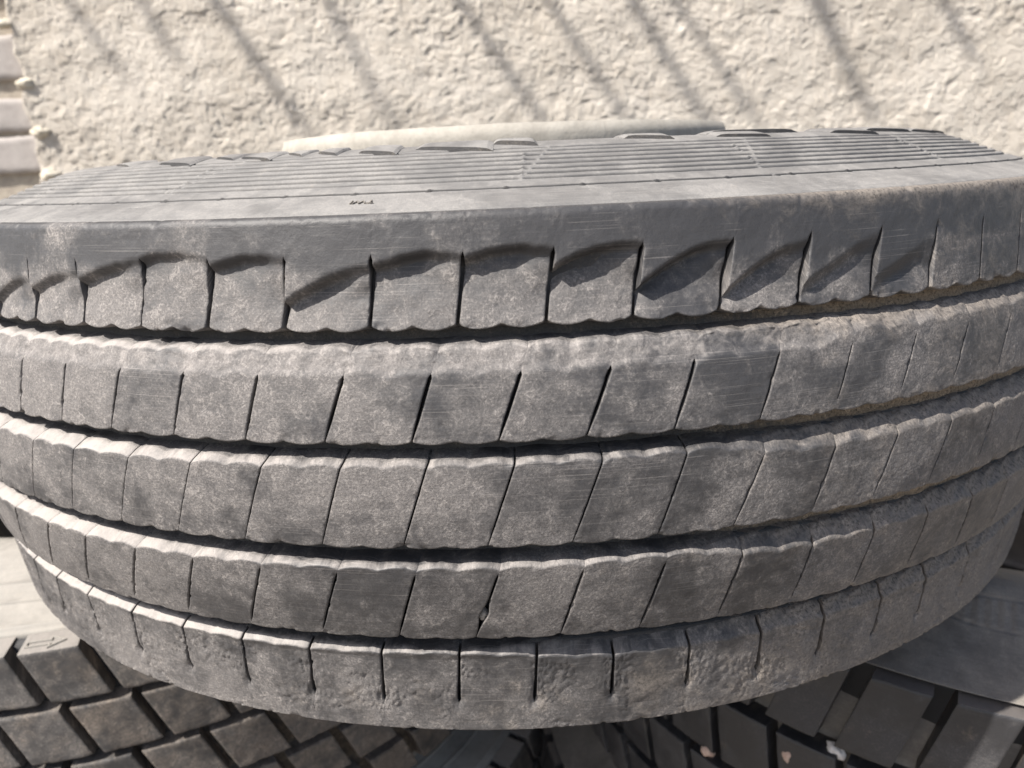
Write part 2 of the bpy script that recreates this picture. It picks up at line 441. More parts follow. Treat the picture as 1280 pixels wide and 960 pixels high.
# ------------------------------------------------------------------ the worn tyre
ZMID = 0.0077
def crown0(z): return 0.5 - 1.894 * (z - ZMID) ** 2
def crown(z):
    z = np.asarray(z, float)
    a, b = crown0(0.0833), crown0(-0.0897)
    return np.where(z > 0.0833, a + (z - 0.0833) * (0.4794 - a) / 0.0502,
           np.where(z < -0.0897, b + (z + 0.0897) * (0.4765 - b) / (-0.0493), crown0(z)))
PITCH_A = 0.0805
RIBS = {
 1: dict(zb=0.0833, zt=0.1330, B=[-0.5415,-0.4577,-0.3772,-0.2959,-0.2144,-0.1308,-0.0496,0.0308,0.1112,0.1951,0.2769,0.3592,0.4392,0.5204,0.5991],
         T=[-0.5575,-0.4698,-0.3725,-0.2901,-0.2083,-0.1233,-0.0368,0.0463,0.1288,0.2181,0.3007,0.3872,0.4668,0.5452,0.6319]),
 2: dict(zb=0.0334, zt=0.0752, B=[-0.5693,-0.492,-0.4161,-0.3354,-0.2556,-0.176,-0.0949,-0.0167,0.0617,0.1422,0.2252,0.3059,0.3839,0.4594,0.5366],
         T=[-0.5566,-0.4762,-0.3945,-0.3157,-0.2332,-0.1472,-0.0667,0.0148,0.0963,0.174,0.2583,0.3392,0.4231,0.5037,0.5879]),
 3: dict(zb=-0.018, zt=0.0243, B=[-0.5827,-0.506,-0.4278,-0.3507,-0.2723,-0.1904,-0.111,-0.0317,0.0468,0.1275,0.2027,0.2868,0.3598,0.4379,0.5185],
         T=[-0.5471,-0.475,-0.3943,-0.3168,-0.2393,-0.1614,-0.081,-0.0017,0.0778,0.156,0.2369,0.3151,0.3929,0.4716,0.5463]),
 4: dict(zb=-0.074, zt=-0.0286, B=[-0.6328,-0.5493,-0.4647,-0.3813,-0.2985,-0.2141,-0.1309,-0.0511,0.0348,0.1162,0.2004,0.2862,0.3684,0.4511,0.5407,0.6244],
         T=[-0.5673,-0.4943,-0.4149,-0.3377,-0.2583,-0.1766,-0.0992,-0.0199,0.0602,0.1399,0.2206,0.2999,0.3782,0.4565,0.5344,0.6123]),
 5: dict(zb=-0.1375, zt=-0.0845, B=[-0.7024,-0.5907,-0.5094,-0.4211,-0.3336,-0.2491,-0.1644,-0.0797,0.0042,0.091,0.178,0.2671,0.3462,0.432,0.5119,0.6077,0.7183],
         T=[-0.6634,-0.5841,-0.4924,-0.4065,-0.3223,-0.2375,-0.1545,-0.0702,0.0118,0.0935,0.1777,0.2619,0.3465,0.4342,0.5158,0.616,0.7323]),
}
# shoulder wear: height of the scooped edge at left / middle / right of each shoulder block, and depth
WEAR = {0:(0.0923,0.1021,0.1044,.0035),1:(0.0997,0.1062,0.109,.0035),2:(0.1048,0.1113,0.1155,.0045),3:(0.1158,0.1180,0.1154,.0034),
        4:(0.1117,0.1161,0.1148,.0042),5:(0.0956,0.1058,0.1111,.006),6:(0.1104,0.1152,0.1142,.0055),7:(0.1121,0.1166,0.1149,.006),
        8:(0.1074,0.1146,0.1156,.0075),9:(0.0974,0.1101,0.1144,.0075),10:(0.0933,0.1063,0.1122,.0066),11:(0.0938,0.1046,0.1131,.0050),12:(0.0929,0.1015,0.1088,.0036)}

def extend(B, T):
    B = list(B); T = list(T); n0 = len(B)
    span = 2 * math.pi - (B[-1] - B[0])
    k = round(span / 0.0815)
    step = span / k
    sl0 = T[-1] - B[-1]; sl1 = T[0] - B[0]
    for j in range(1, k):
        B.append(B[n0 - 1] + step * j); T.append(B[-1] + sl0 + (sl1 - sl0) * j / k)
    return np.array(B), np.array(T)

def cluster(n, k=1.0):
    x = np.linspace(-1, 1, n)
    return 0.5 + 0.5 * (np.sign(x) * (1 - (1 - np.abs(x)) ** 1.7))

def piece(zb0, zt0, bl, tl, br, tr, na, nb, rfun, gapfun, A=(0.0, 0.0), bev=0.0008, chamf=None, depth=0.013, draft=(0.002, 0.002),
          top_wall=None, extra=None, dirtfun=None, highlightfun=None, amtfun=None, flatbase=True, name="tread_block", mat=None, round_top=0.0):
    """one tread block in polar coordinates about the tyre axis: outer face + the walls that drop into grooves and sipes"""
    a = cluster(na)[:, None]; b = cluster(nb)[None, :]
    sc = np.abs(np.sin(2 * np.pi * a)) ** 0.75
    zb = zb0 - A[0] * (sc - 0.6); zt = zt0 + A[1] * (sc - 0.6)
    z = zb + (zt - zb) * b
    q = (z - zb0) / (zt0 - zb0)
    r0 = rfun(z)
    thl = bl + (tl - bl) * q; thr = br + (tr - br) * q
    gl = gapfun(z, thl) ; gr = gapfun(z, thr)
    thl2 = thl + (0.5 * gl) / r0; thr2 = thr - (0.5 * gr) / r0
    th = thl2 + (thr2 - thl2) * a
    w = (thr2 - thl2) * r0
    dl = a * w; dr = (1 - a) * w; dt = zt - z; db = z - zb
    drop = bev * (np.clip(1 - dt / (bev * 1.6), 0, 1) ** 2 * (0 if round_top else 1) + np.clip(1 - db / (bev * 1.6), 0, 1) ** 2)
    gs = np.clip(gl / 0.0012, 0, 1); ge = np.clip(gr / 0.0012, 0, 1)
    drop = drop + bev * 0.8 * (gs * np.clip(1 - dl / (bev * 1.6), 0, 1) ** 2 + ge * np.clip(1 - dr / (bev * 1.6), 0, 1) ** 2)
    if chamf is not None:
        c = chamf(th)
        k_ = sstep(0.15, 0.32, (th + math.pi) % (2 * math.pi) - math.pi)
        drop = drop + np.clip(c - dt, 0, 1) * (1.5 - 0.75 * k_)
        saw = (2 * a + dt / 0.011) % 1.0
        drop = drop + k_ * 0.0022 * np.clip((c - dt) / np.maximum(c, 1e-4), 0, 1) * np.where(saw < 0.8, saw / 0.8, (1 - saw) / 0.2)
    if round_top:
        s_ = np.clip((round_top - dt) / round_top, 0, 1)
        drop = drop + round_top * (1 - np.sqrt(np.clip(1 - s_ ** 2, 0, 1))) * 0.7
    r = r0 - drop
    if extra is not None:
        r = r - extra(th, z, a, b, dl, dr, dt, db)
        pc = np.stack([th * 0.5, z, 0 * z + 2.2], -1)
        chip = np.clip(fbm(pc * 150, 2) - 0.28, 0, 1) * np.exp(-np.minimum(dt, db) / 0.0016) + 0.6 * np.clip(fbm(pc * 190 + 9, 2) - 0.3, 0, 1) * (gs * np.exp(-dl / 0.0012) + ge * np.exp(-dr / 0.0012))
        r = r - 0.0035 * chip
    V0 = np.stack([r * np.sin(th), -r * np.cos(th), z], -1).reshape(-1, 3)
    UV0 = np.stack([th * 0.5, z], -1).reshape(-1, 2)
    D0 = (dirtfun(th, z, dt, db) if dirtfun is not None else np.zeros_like(z)).reshape(-1)
    U0 = (highlightfun(th, z, dt) if highlightfun is not None else np.zeros_like(z)).reshape(-1)
    F0 = grid_faces(na, nb)
    idx = np.arange(na * nb).reshape(na, nb)
    # perimeter, counter-clockwise: bottom, right, top, left
    loop = np.concatenate([idx[:, 0], idx[-1, 1:], idx[-2::-1, -1], idx[0, -2:0:-1]])
    side = np.concatenate([np.zeros(na), np.ones(nb - 1), np.full(na - 1, 2), np.full(nb - 2, 3)])
    side[0] = 0; side[na - 1] = 0
    R0 = r.reshape(-1)[loop]; T0 = th.reshape(-1)[loop]; Z0 = z.reshape(-1)[loop]
    base_z_b = np.broadcast_to(zb, z.shape).reshape(-1)[loop]; qq = (Z0 - zb0) / (zt0 - zb0)
    rings = []
    isb = np.isclose(Z0, base_z_b) ; base_z_t = np.broadcast_to(zt, z.shape).reshape(-1)[loop]; ist = np.isclose(Z0, base_z_t)
    for k, fr in enumerate((0.0, 0.3, 0.65, 1.0)):
        zz = Z0.copy()
        dz = draft[0] * fr
        tgt_b = (zb0 - A[0] * 0.4 if flatbase else base_z_b) ; tgt_t = (zt0 + A[1] * 0.4 if flatbase else base_z_t)
        mixf = fr ** 0.8 if flatbase else 0
        zz = np.where(isb, Z0 + (tgt_b - Z0) * mixf - dz, zz)
        zz = np.where(ist, Z0 + (tgt_t - Z0) * mixf + draft[1] * fr, zz)
        rr = R0 - depth * fr
        if top_wall is not None:
            dzt, drt = top_wall
            zz = np.where(ist, Z0 + dzt * fr, zz); rr = np.where(ist, R0 - drt * fr, rr)
        rings.append(np.stack([rr * np.sin(T0), -rr * np.cos(T0), zz], -1))
    n = len(V0); K = len(loop); i = np.arange(K); j = (i + 1) % K
    V = [V0] + rings; F = [F0]
    for k in range(3):
        o0 = n + k * K; o1 = o0 + K
        F.append(np.stack([o0 + i, o1 + i, o1 + j, o0 + j], -1))
    UVr = [np.stack([T0 * 0.5 + 0.0, Z0 - 0.013 * f_], -1) for f_ in (0.0, 0.3, 0.65, 1.0)]
    dl_ = D0[loop]
    Dr = [np.clip(dl_ + x, 0, 1) for x in (0.0, 0.1, 0.2, 0.3)] if dirtfun is not None else [dl_] * 4
    ul_ = U0[loop]
    Ur = [np.where(ist & (top_wall is not None), 0.75, ul_ * max(0, 1 - 2.5 * f_)) for f_ in (0.0, 0.3, 0.65, 1.0)]
    A0 = (amtfun(th, z, dt) + 0 * z if amtfun is not None else np.zeros_like(z)).reshape(-1)
    AM = np.concatenate([A0] + [A0[loop] - 0.12 * f_ for f_ in (0.0, 0.3, 0.65, 1.0)])
    V = np.concatenate(V); UV = np.concatenate([UV0] + UVr); D = np.concatenate([D0] + Dr)
    F = np.concatenate(F)
    return mesh_from(name, V, F, True, mat, UV, {"dirt": D, "dust_light": np.concatenate([U0] + Ur), "amt": AM}, flat_from=len(F0))

def revolve(name, prof, nt, mat, hfun=None, th0=0.0, th1=2 * math.pi, dirt=None, bare=None, dense=None):
    """profile = (r, z) rows swept round the axis, hfun(theta, s) lifts along the profile normal"""
    prof = np.asarray(prof, float)
    if dense is None: th = np.linspace(0, 2 * np.pi, nt, endpoint=False)
    else: th = dense
    s = np.concatenate([[0], np.cumsum(np.linalg.norm(np.diff(prof, axis=0), axis=1))])
    tang = np.gradient(prof, axis=0); tang /= np.linalg.norm(tang, axis=1)[:, None] + 1e-12
    nrm = np.stack([tang[:, 1], -tang[:, 0]], -1)
    T, S = np.meshgrid(th, s, indexing='ij')
    h = hfun(T, S, prof) if hfun else 0 * T
    r = prof[None, :, 0] + nrm[None, :, 0] * h; z = prof[None, :, 1] + nrm[None, :, 1] * h
    V = np.stack([r * np.sin(T), -r * np.cos(T), z], -1).reshape(-1, 3)
    UV = np.stack([T * 0.5, S], -1).reshape(-1, 2)
    D = (dirt(T, z) if dirt else 0 * T).reshape(-1)
    at = {"dirt": D}
    if bare is not None: at["bare"] = bare(T, S, prof).reshape(-1)
    return mesh_from(name, V, grid_faces(len(th), len(s), True), True, mat, UV, at)

def nonuni(front, back):
    """angles: dense over the side that faces the camera, sparse behind"""
    return np.concatenate([np.linspace(-1.35, 1.35, front), np.linspace(1.35, 2 * np.pi - 1.35, back + 2)[1:-1]])
def resample(pts, n, smooth=True):
    pts = np.asarray(pts, float)
    s = np.concatenate([[0], np.cumsum(np.linalg.norm(np.diff(pts, axis=0), axis=1))])
    if smooth:   # Catmull-Rom through the points
        out = []
        P = np.vstack([2 * pts[0] - pts[1], pts, 2 * pts[-1] - pts[-2]])
        for u in np.linspace(0, s[-1], n):
            k = min(np.searchsorted(s, u, 'right') - 1, len(pts) - 2); t = (u - s[k]) / (s[k + 1] - s[k])
            p0, p1, p2, p3 = P[k], P[k + 1], P[k + 2], P[k + 3]
            out.append(0.5 * (2 * p1 + (p2 - p0) * t + (2 * p0 - 5 * p1 + 4 * p2 - p3) * t ** 2 + (3 * p1 - p0 - 3 * p2 + p3) * t ** 3))
        return np.array(out)
    u = np.linspace(0, s[-1], n)
    return np.stack([np.interp(u, s, pts[:, 0]), np.interp(u, s, pts[:, 1])], -1)

def top_dirt(th, z, dt=None, db=None):
    """earth caked on the right-hand side and low down"""
    th = (th + math.pi) % (2 * math.pi) - math.pi
    n = fbm(np.stack([th * 18, z * 30, 0 * z + 3], -1), 3)
    d = sstep(0.05, 0.6, th + 0.25 * n - (z + 0.02) * 1.6) * 0.33 + 0.05
    if dt is not None:
        d = d + 0.75 * sstep(0.08, 0.35, th) * np.exp(-dt / 0.006) + 0.35 * sstep(0.12, 0.5, th) * np.exp(-db / 0.003)
    d = d + 0.18 * sstep(-0.07, -0.12, z) * (0.5 + n)
    return np.clip(d, 0, 1)

def worn_tyre():
    t = thing("tyre", "worn grey truck tyre with scooped shoulder blocks lying flat on top of two others", "tyre", (0, 0, 0), "used tyres piled against the wall")
    # groove floor
    z = np.linspace(-0.12, 0.118, 60)
    def fl(T, S, prof): return 0.0012 * fbm(np.stack([T * 25, S * 60, 0 * T], -1), 3) + 0.004 * sstep(0.15, 0.5, T) * (np.cos(T) > 0)
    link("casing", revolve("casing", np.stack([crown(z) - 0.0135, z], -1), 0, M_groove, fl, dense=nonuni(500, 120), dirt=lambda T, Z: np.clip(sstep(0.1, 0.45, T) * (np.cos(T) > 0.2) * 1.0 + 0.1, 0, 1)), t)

    def gap1(z, th): return 0.0017 * (1 - sstep(0.1135, 0.1165, z)) * (1 - 0.35 * sstep(0.33, 0.5, th)) * (1 - 0.45 * sstep(-0.3, -0.4, th))
    def gap2(z, th): return 0.0018 * (1 - sstep(0.0625, 0.0645, z)) * (1 - 0.35 * sstep(-0.1, -0.4, th)) * (1 - 0.55 * sstep(0.12, 0.32, th)) * (0.45 + 0.55 * sstep(0.034, 0.046, z)) * np.where(th > 0.24, sstep(0.036, 0.042, z), 1.0)
    def gap3(z, th): return 0.0009 * (1 - 0.4 * sstep(-0.15, -0.4, th)) * (0.55 + 0.45 * sstep(-0.017, -0.005, z)) * np.where(th > 0.22, sstep(-0.016, -0.010, z) * (1 - sstep(0.014, 0.019, z)), 1.0)
    def gap4(z, th): return 0.0012 * (1 - sstep(-0.036, -0.032, z)) * (0.3 + 0.7 * sstep(-0.074, -0.063, z)) * np.where(np.abs(th) > 0.15, sstep(-0.0725, -0.068, z), 1.0) + 0.0032 * np.exp(-((z + 0.0580) / 0.0050) ** 2) * (np.abs(th + 0.042) < 0.03)
    def gap5(z, th): return (0.0020 + 0.0008 * sstep(0.15, 0.35, th)) * sstep(-0.1205, -0.1165, z) * (0.7 + 0.3 * sstep(-0.10, -0.112, z))
    gaps = {1: gap1, 2: gap2, 3: gap3, 4: gap4, 5: gap5}
    def ch2(th): return 0.0008 + 0.0006 * (1 - sstep(0.12, 0.32, th)) + 0.0006 * sstep(-0.1, -0.5, th) + 0.0055 * sstep(0.26, 0.38, th) + 0.0006 * fbm(np.stack([th * 30, 0 * th, 0 * th], -1), 2)
    def ch3(th): return 0.0006 + 0.0012 * sstep(-0.05, -0.5, th) + 0.0068 * sstep(0.16, 0.28, th) + 0.0008 * (1 - sstep(0.1, 0.2, th)) + 0.0012 * sstep(-0.25, -0.5, th)
    def ch4(th): return 0.0006 + 0.0012 * sstep(-0.05, -0.5, th) + 0.0068 * sstep(0.14, 0.26, th) + 0.0008 * (1 - sstep(0.05, 0.15, th)) + 0.0012 * sstep(-0.25, -0.5, th)
    def ch5(th): return 0.0006 + 0.0065 * sstep(-0.1, 0.1, th) + 0.0020 * (1 - sstep(-0.25, -0.05, th)) + 0.0012 * sstep(-0.3, -0.55, th)
    chs = {1: None, 2: ch2, 3: ch3, 4: ch4, 5: ch5}

    def amount_of(k):
        def f(th, z, dt):
            if k == 1: return -0.16 * sstep(0.104, 0.116, z) + 0.05 * sstep(0.100, 0.088, z) - 0.10 * sstep(0.05, 0.3, th) + 0.06 * sstep(-0.1, -0.45, th)
            if k == 5: return 0.10 * sstep(-0.095, -0.105, z) - 0.05 + 0 * th
            if k == 2: return 0.07 * (dt < 0.011) + 0.10 * sstep(-0.1, -0.5, th) - 0.04 * sstep(0.0, 0.3, th)
            return 0.08 * sstep(-0.1, -0.5, th) - 0.03 * sstep(0.1, 0.3, th)
        return f
    def ledge_highlight(k):  # sun brightness painted pale on upward lips and shelf, fading to the right
        def f(th, z, dt):
            c = chs[k](th)
            d = sstep(-0.0006, 0.0004, c - dt) * (1 - sstep(0.05, 0.35, th)) * (0.42 + 0.28 * sstep(-0.1, -0.5, th))
            if k == 2: d = np.maximum(d, 0.33 * sstep(-0.001, 0.002, 0.011 - dt) * (1 - sstep(0.2, 0.36, th)))
            return d
        return f
    def micro(th, z, amp=1.0):
        p = np.stack([th * 0.49, z, 0 * z], -1)
        return amp * (0.00022 * fbm(p * 90, 3) + 0.00009 * fbm(p * 420, 2))
    def ex1(i):
        W = WEAR.get(i)
        def f(th, z, a, b, dl, dr, dt, db):
            d = micro(th, z)
            if W is None: return d
            zl, zm, zr, D = W
            a1 = a + 0 * z
            # scooped edge: quadratic through left, middle, right heights
            ze = zl * (1 - a1) * (1 - 2 * a1) + zm * 4 * a1 * (1 - a1) + zr * a1 * (2 * a1 - 1)
            ze = ze + 0.0007 * fbm(np.stack([th * 60, 0 * z + i, 0 * z], -1), 2)
            u = ze - z                       # metres below the edge
            right = sstep(8.5, 12, i)
            soft = 0.0036 + 0.006 * right
            prof = sstep(-0.0016, soft, u)
            rem = np.clip(u / np.maximum(ze - 0.0833, 0.004), 0, 1)
            fade = 1 - 0.72 * rem ** (1.1 - 0.3 * right)
            lat = 1 - 0.62 * sstep(0.5, 1.0, a1) * (1 - sstep(0.15, 0.6, rem))
            lat = lat * (1 - 0.35 * right * sstep(0.4, 1.0, a1))
            return d + 1.3 * D * prof * fade * lat + 0.0006 * prof * fbm(np.stack([th * 30, z * 70, 0 * z + i], -1), 3)
        return f
    def ex2(i):
        def f(th, z, a, b, dl, dr, dt, db):
            d = micro(th, z)
            lim = 0.0112 + 0.0016 * fbm(np.stack([th * 22, 0 * z, 0 * z + 5], -1), 3) - 0.006 * sstep(0.28, 0.36, th)
            k = 1 - sstep(0.30, 0.36, th)
            lip = np.clip((lim - dt) / 0.0112, 0, 1.2)
            return d + k * (0.0026 * lip ** 0.9 * (1 - 0.55 * sstep(0.0015, 0.0, dt)) + 0.0008 * sstep(0.0, 0.0025, lim - dt)) + 0.0004 * k * sstep(0, .002, lim - dt) * fbm(np.stack([th * 90, z * 300, 0 * z], -1), 3)
        return f
    def exn(amp):
        def f(th, z, a, b, dl, dr, dt, db): return micro(th, z, amp)
        return f
    def ex5(th, z, a, b, dl, dr, dt, db):
        d = micro(th, z, 1.3)
        p = np.stack([th * 0.48, z, 0 * z], -1)
        q = p + 0.002 * np.stack([perlin(p * 300), perlin(p * 300 + 9), 0 * z], -1)
        m_ = sstep(0.0, 0.35, fbm(p * 38 + 4, 3) + 0.25 - 18 * np.abs(z + 0.108)) * sstep(0.004, 0.010, dt)
        d = d + m_ * (0.0009 * np.abs(fbm(q * 260, 3)) + 0.0006 * fbm(q * 520 + 8, 2))
        # torn lower ends of the sipes
        tear = np.exp(-((np.minimum(dl, dr)) / 0.0022) ** 2 - ((z + 0.1185) / 0.0035) ** 2)
        return d + 0.0016 * tear
    count = 0
    for k in range(1, 6):
        rb = RIBS[k]
        zz = np.linspace(rb["zb"] - 0.0005, rb["zt"] + 0.0005, 6)
        prof = np.concatenate([[(crown(zz[0]) - 0.016, zz[0])], np.stack([crown(zz) - 0.0085, zz], -1), [(crown(zz[-1]) - 0.016, zz[-1])]])
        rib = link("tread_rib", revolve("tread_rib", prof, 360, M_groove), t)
        B, T = extend(rb["B"], rb["T"])
        n = len(B)
        stuffV = []
        for i in range(n):
            bl, tl = B[i], T[i]; br, tr = (B[i + 1], T[i + 1]) if i + 1 < n else (B[0] + 2 * math.pi, T[0] + 2 * math.pi)
            if (bl + br) / 2 > math.pi: bl, tl, br, tr = (x - 2 * math.pi for x in (bl, tl, br, tr))
            mid = (bl + br) / 2; midw = (mid + math.pi) % (2 * math.pi) - math.pi
            seen = abs(midw) < 1.0
            if abs(midw) > 2.25: stuffV.append((bl, tl, br, tr)); continue
            na, nb = (52, 56) if seen else (14, 12)
            sc_b = (0.0024 if k == 1 else 0.0015) if k < 5 else 0.0; sc_t = 0.0019 if k > 1 else 0.0
            if k == 5: sc_t = 0.0014
            if k == 4: sc_b = 0.0014
            ext = ex1(0 if i == n - 1 else i + 1) if k == 1 else ex2(i) if k == 2 else ex5 if k == 5 else exn(1.0)
            me = piece(rb["zb"], rb["zt"], bl, tl, br, tr, na, nb, crown, gaps[k], (sc_b, sc_t), 0.00045, chs[k],
                       depth=0.013, draft=(0.0018, 0.0018), extra=ext, dirtfun=top_dirt, highlightfun=ledge_highlight(k) if k > 1 else None, amtfun=amount_of(k), mat=M_tread, round_top=0.0035 if k == 1 else 0.0)
            link("tread_block", me, rib); count += 1
        # far side, never in view from the front: the rest of the rib as one mesh
        Vs = []; Fs = []; Us = []; off = 0
        for (bl, tl, br, tr) in stuffV:
            me = piece(rb["zb"], rb["zt"], bl, tl, br, tr, 8, 6, crown, gaps[k], (0.002, 0.002), 0.0009, None, dirtfun=top_dirt, mat=M_tread)
            v = np.zeros(len(me.vertices) * 3, np.float32); me.vertices.foreach_get("co", v)
            f = np.zeros(len(me.loops), np.int32); me.loops.foreach_get("vertex_index", f)
            Vs.append(v.reshape(-1, 3)); Fs.append(f.reshape(-1, 4) + off); off += len(me.vertices)
            bpy.data.meshes.remove(me)
        V = np.concatenate(Vs); F = np.concatenate(Fs)
        th = np.arctan2(V[:, 0], -V[:, 1])
        o = link("tread_block_row", mesh_from("tread_block_row", V, F, False, M_tread, np.stack([th * 0.5, V[:, 2]], -1), {"dirt": 0 * th + 0.1}), rib)
        o["kind"] = "stuff"

    # ---- upper sidewall
    band = np.array([(0.4755, 0.1318), (0.4745, 0.1337), (0.468, 0.1362), (0.458, 0.1388), (0.450, 0.1409), (0.444, 0.1427)])
    up = np.array([(0.435, 0.1460), (0.425, 0.1500), (0.412, 0.1552), (0.40, 0.1595), (0.388, 0.1625), (0.375, 0.1638), (0.36, 0.1630), (0.34, 0.1590), (0.32, 0.1530), (0.30, 0.145), (0.288, 0.136)])
    prof = resample(np.concatenate([band, up]), 560)
    inner = resample(np.array([(0.288, 0.136), (0.284, 0.130), (0.288, 0.118), (0.33, 0.130), (0.40, 0.135), (0.455, 0.115), (0.470, 0.06), (0.474, 0.0)]), 24)
    prof = np.concatenate([prof, inner[1:]])
    cuts = [-0.4185, 0.018, 0.3, 0.62, -0.75, 0.95, -1.1]
    def bare(T, S, prof):
        r = prof[None, :, 0] + 0 * T; zz = prof[None, :, 1] + 0 * T
        d = 0.9 * np.exp(-((r - 0.4481) / 0.0010) ** 4)
        for k, rg in enumerate((0.4370, 0.4315, 0.4260, 0.4205, 0.4150, 0.4095, 0.4040, 0.3985)):
            brk = np.ones_like(T)
            for c in cuts[:4]: brk = brk * (1 - 0.9 * np.exp(-((T - c - 0.006 * k) / 0.0025) ** 2))
            d = d + brk * 0.62 * np.exp(-((r - rg + 0.0003) / 0.0009) ** 4) * (0.75 + 0.5 * perlin(np.stack([T * 40, r * 900, 0 * T], -1)))
        return np.clip(d, 0, 1) * (zz > 0.1313)
    def hs(T, S, prof):
        r = prof[None, :, 0] + 0 * T; zz = prof[None, :, 1] + 0 * T
        outer = (zz > 0.1313) & (r > 0.2845)
        h = 0.00012 * fbm(np.stack([T * 40, S * 80, 0 * T], -1), 2)
        # one deep mould line, beaded, and six shallow ones
        wob = 0.0002 * perlin(np.stack([T * 40, 0 * T, 0 * T], -1))
        h = h - 0.0020 * np.exp(-((r - 0.4485 + wob) / 0.0009) ** 4)
        nub = np.clip(np.cos(T * 78 / 1.0) - 0.965, 0, 1) / 0.035
        h = h + 0.0010 * nub * np.exp(-((r - 0.4478) / 0.0007) ** 2) - 0.0008 * nub * np.exp(-((r - 0.4496) / 0.0006) ** 2)
        for k, rg in enumerate((0.4370, 0.4315, 0.4260, 0.4205, 0.4150, 0.4095, 0.4040, 0.3985)):
            ph = 0
            brk = np.ones_like(T)
            for c in cuts[:4]: brk = brk * (1 - 0.9 * np.exp(-((T - c - 0.006 * k) / 0.0025) ** 2))
            h = h - (0.0017 + 0.0003 * (k % 2)) * brk * np.exp(-((r - rg) / 0.0010) ** 4)
        for c in cuts:   # little broken radial mould marks
            dash = (np.sin(r * 1900) > 0.1)
            h = h + 0.0007 * dash * np.exp(-((T - c - (0.435 - r) * 0.25) * 0.43 / 0.0009) ** 2) * ((r > 0.402) & (r < 0.436))
        # age cracks near the shoulder
        for (t0, r0, t1, r1) in ((-0.585, 0.466, -0.525, 0.449), (-0.43, 0.458, -0.395, 0.449), (0.30, 0.447, 0.335, 0.466), (-0.47, 0.40, -0.43, 0.436)):
            u = np.clip(((T - t0) * (t1 - t0) * 0.2 + (r - r0) * (r1 - r0)) / ((t1 - t0) ** 2 * 0.2 + (r1 - r0) ** 2), 0, 1)
            dx = (T - t0 - u * (t1 - t0)) * 0.45; dy = r - r0 - u * (r1 - r0) - 0.002 * np.sin(u * 3.1)
            h = h - 0.0011 * np.exp(-(dx ** 2 + dy ** 2) / 0.0006 ** 2)
        return h * outer
    link("sidewall", revolve("sidewall", prof, 0, M_side, hs, dense=nonuni(1300, 160), bare=bare, dirt=lambda T, Z: 0.06 + 0 * T), t)
    # ---- lower sidewall (mirrored profile, hidden from the front)
    low = np.array([(0.4690, -0.1330), (0.4735, -0.1372), (0.4700, -0.1405), (0.462, -0.1440), (0.45, -0.1475), (0.43, -0.1540), (0.41, -0.1620), (0.39, -0.1685), (0.375, -0.170), (0.36, -0.169), (0.33, -0.160), (0.30, -0.148), (0.288, -0.137), (0.284, -0.13), (0.33, -0.132), (0.42, -0.132), (0.468, -0.08), (0.474, 0.0)])
    link("sidewall", revolve("sidewall_lower", resample(low, 60)[::-1], 0, M_side, None, dense=nonuni(300, 100), dirt=lambda T, Z: 0.35 + 0 * T), t)
    # ---- raised letters and plates moulded round the crest of the sidewall
    rp = np.array([(p[0], p[1]) for p in prof[:560]])
    def zs_(r): return np.interp(r, rp[::-1, 0], rp[::-1, 1])
    plates = [(-0.72, -0.64, .392, .372, .0016), (-0.5597, -0.4691, .398, .380, .0018), (-0.45, -0.40, .392, .372, .0016), (-0.3926, -0.3299, .396, .376, .0016), (-0.317, -0.2847, .392, .372, .0015), (-0.2662, -0.2295, .394, .374, .0018),
              (-0.2002, -0.1428, .398, .380, .0020), (-0.1206, -0.0142, .398, .372, .0022), (-0.0143, 0.0455, .392, .370, .0026), (0.1714, 0.2386, .390, .368, .0022),
              (0.3052, 0.3918, .394, .384, .0020), (0.312, 0.4731, .381, .366, .0026), (0.5264, 0.625, .394, .374, .0022), (0.635, 0.7715, .389, .370, .0024), (0.80, 0.90, .392, .372, .002), (0.95, 1.05, .392, .372, .002)]
    for (t0, t1, ra, rb_, hh) in plates:
        n = 14; tt = np.linspace(t0, t1, n)
        env = np.sqrt(np.clip(1 - ((tt - (t0 + t1) / 2) / ((t1 - t0) / 2)) ** 6, 0, 1))
        V = []; F = []
        for j, a in enumerate(tt):
            sl = (ra - rb_) * 0.35 * (j / (n - 1) - 0.5)
            for (rr, dh) in ((ra + sl, -0.003), (ra + sl - 0.0004, 0.85 * hh * max(env[j], 0.15)), ((ra + rb_) / 2 + sl, 0.85 * hh * max(env[j], 0.15) + 0.0001), (rb_ + sl, 0.85 * hh * max(env[j], 0.15)), (rb_ + sl, -0.003)):
                zz = zs_(rr) + dh
                V.append((rr * math.sin(a), -rr * math.cos(a), zz))
        for j in range(n - 1):
            for k in range(4):
                F.append([j * 5 + k, (j + 1) * 5 + k, (j + 1) * 5 + k + 1, j * 5 + k + 1])
        F.append([0, 1, 2, 3, 4]); F.append([(n - 1) * 5 + k for k in (4, 3, 2, 1, 0)])
        me = bpy.data.meshes.new("raised_letter"); me.from_pydata(V, [], F); me.update()
        me.materials.append(M_side); me.materials.append(M_groove)
        for pi_ in range((n - 1) * 4):
            if pi_ % 4 == 0: me.polygons[pi_].material_index = 1
        uvl = me.uv_layers.new(name="UVMap")
        for lp in me.loops:
            v = me.vertices[lp.vertex_index].co
            uvl.data[lp.index].uv = (math.atan2(v.x, -v.y) * 0.5, math.hypot(v.x, v.y) + v.z)
        link("raised_letter", me, t)
    # ---- the small moulded wear mark, upside down to the viewer
    cu = bpy.data.curves.new("wear_mark", 'FONT'); cu.body = "TWI"; cu.size = 0.0062; cu.extrude = 0.0005; cu.align_x = 'CENTER'; cu.align_y = 'CENTER'
    tmp = bpy.data.objects.new("tmp_text", cu); COL.objects.link(tmp)
    dg = bpy.context.evaluated_depsgraph_get()
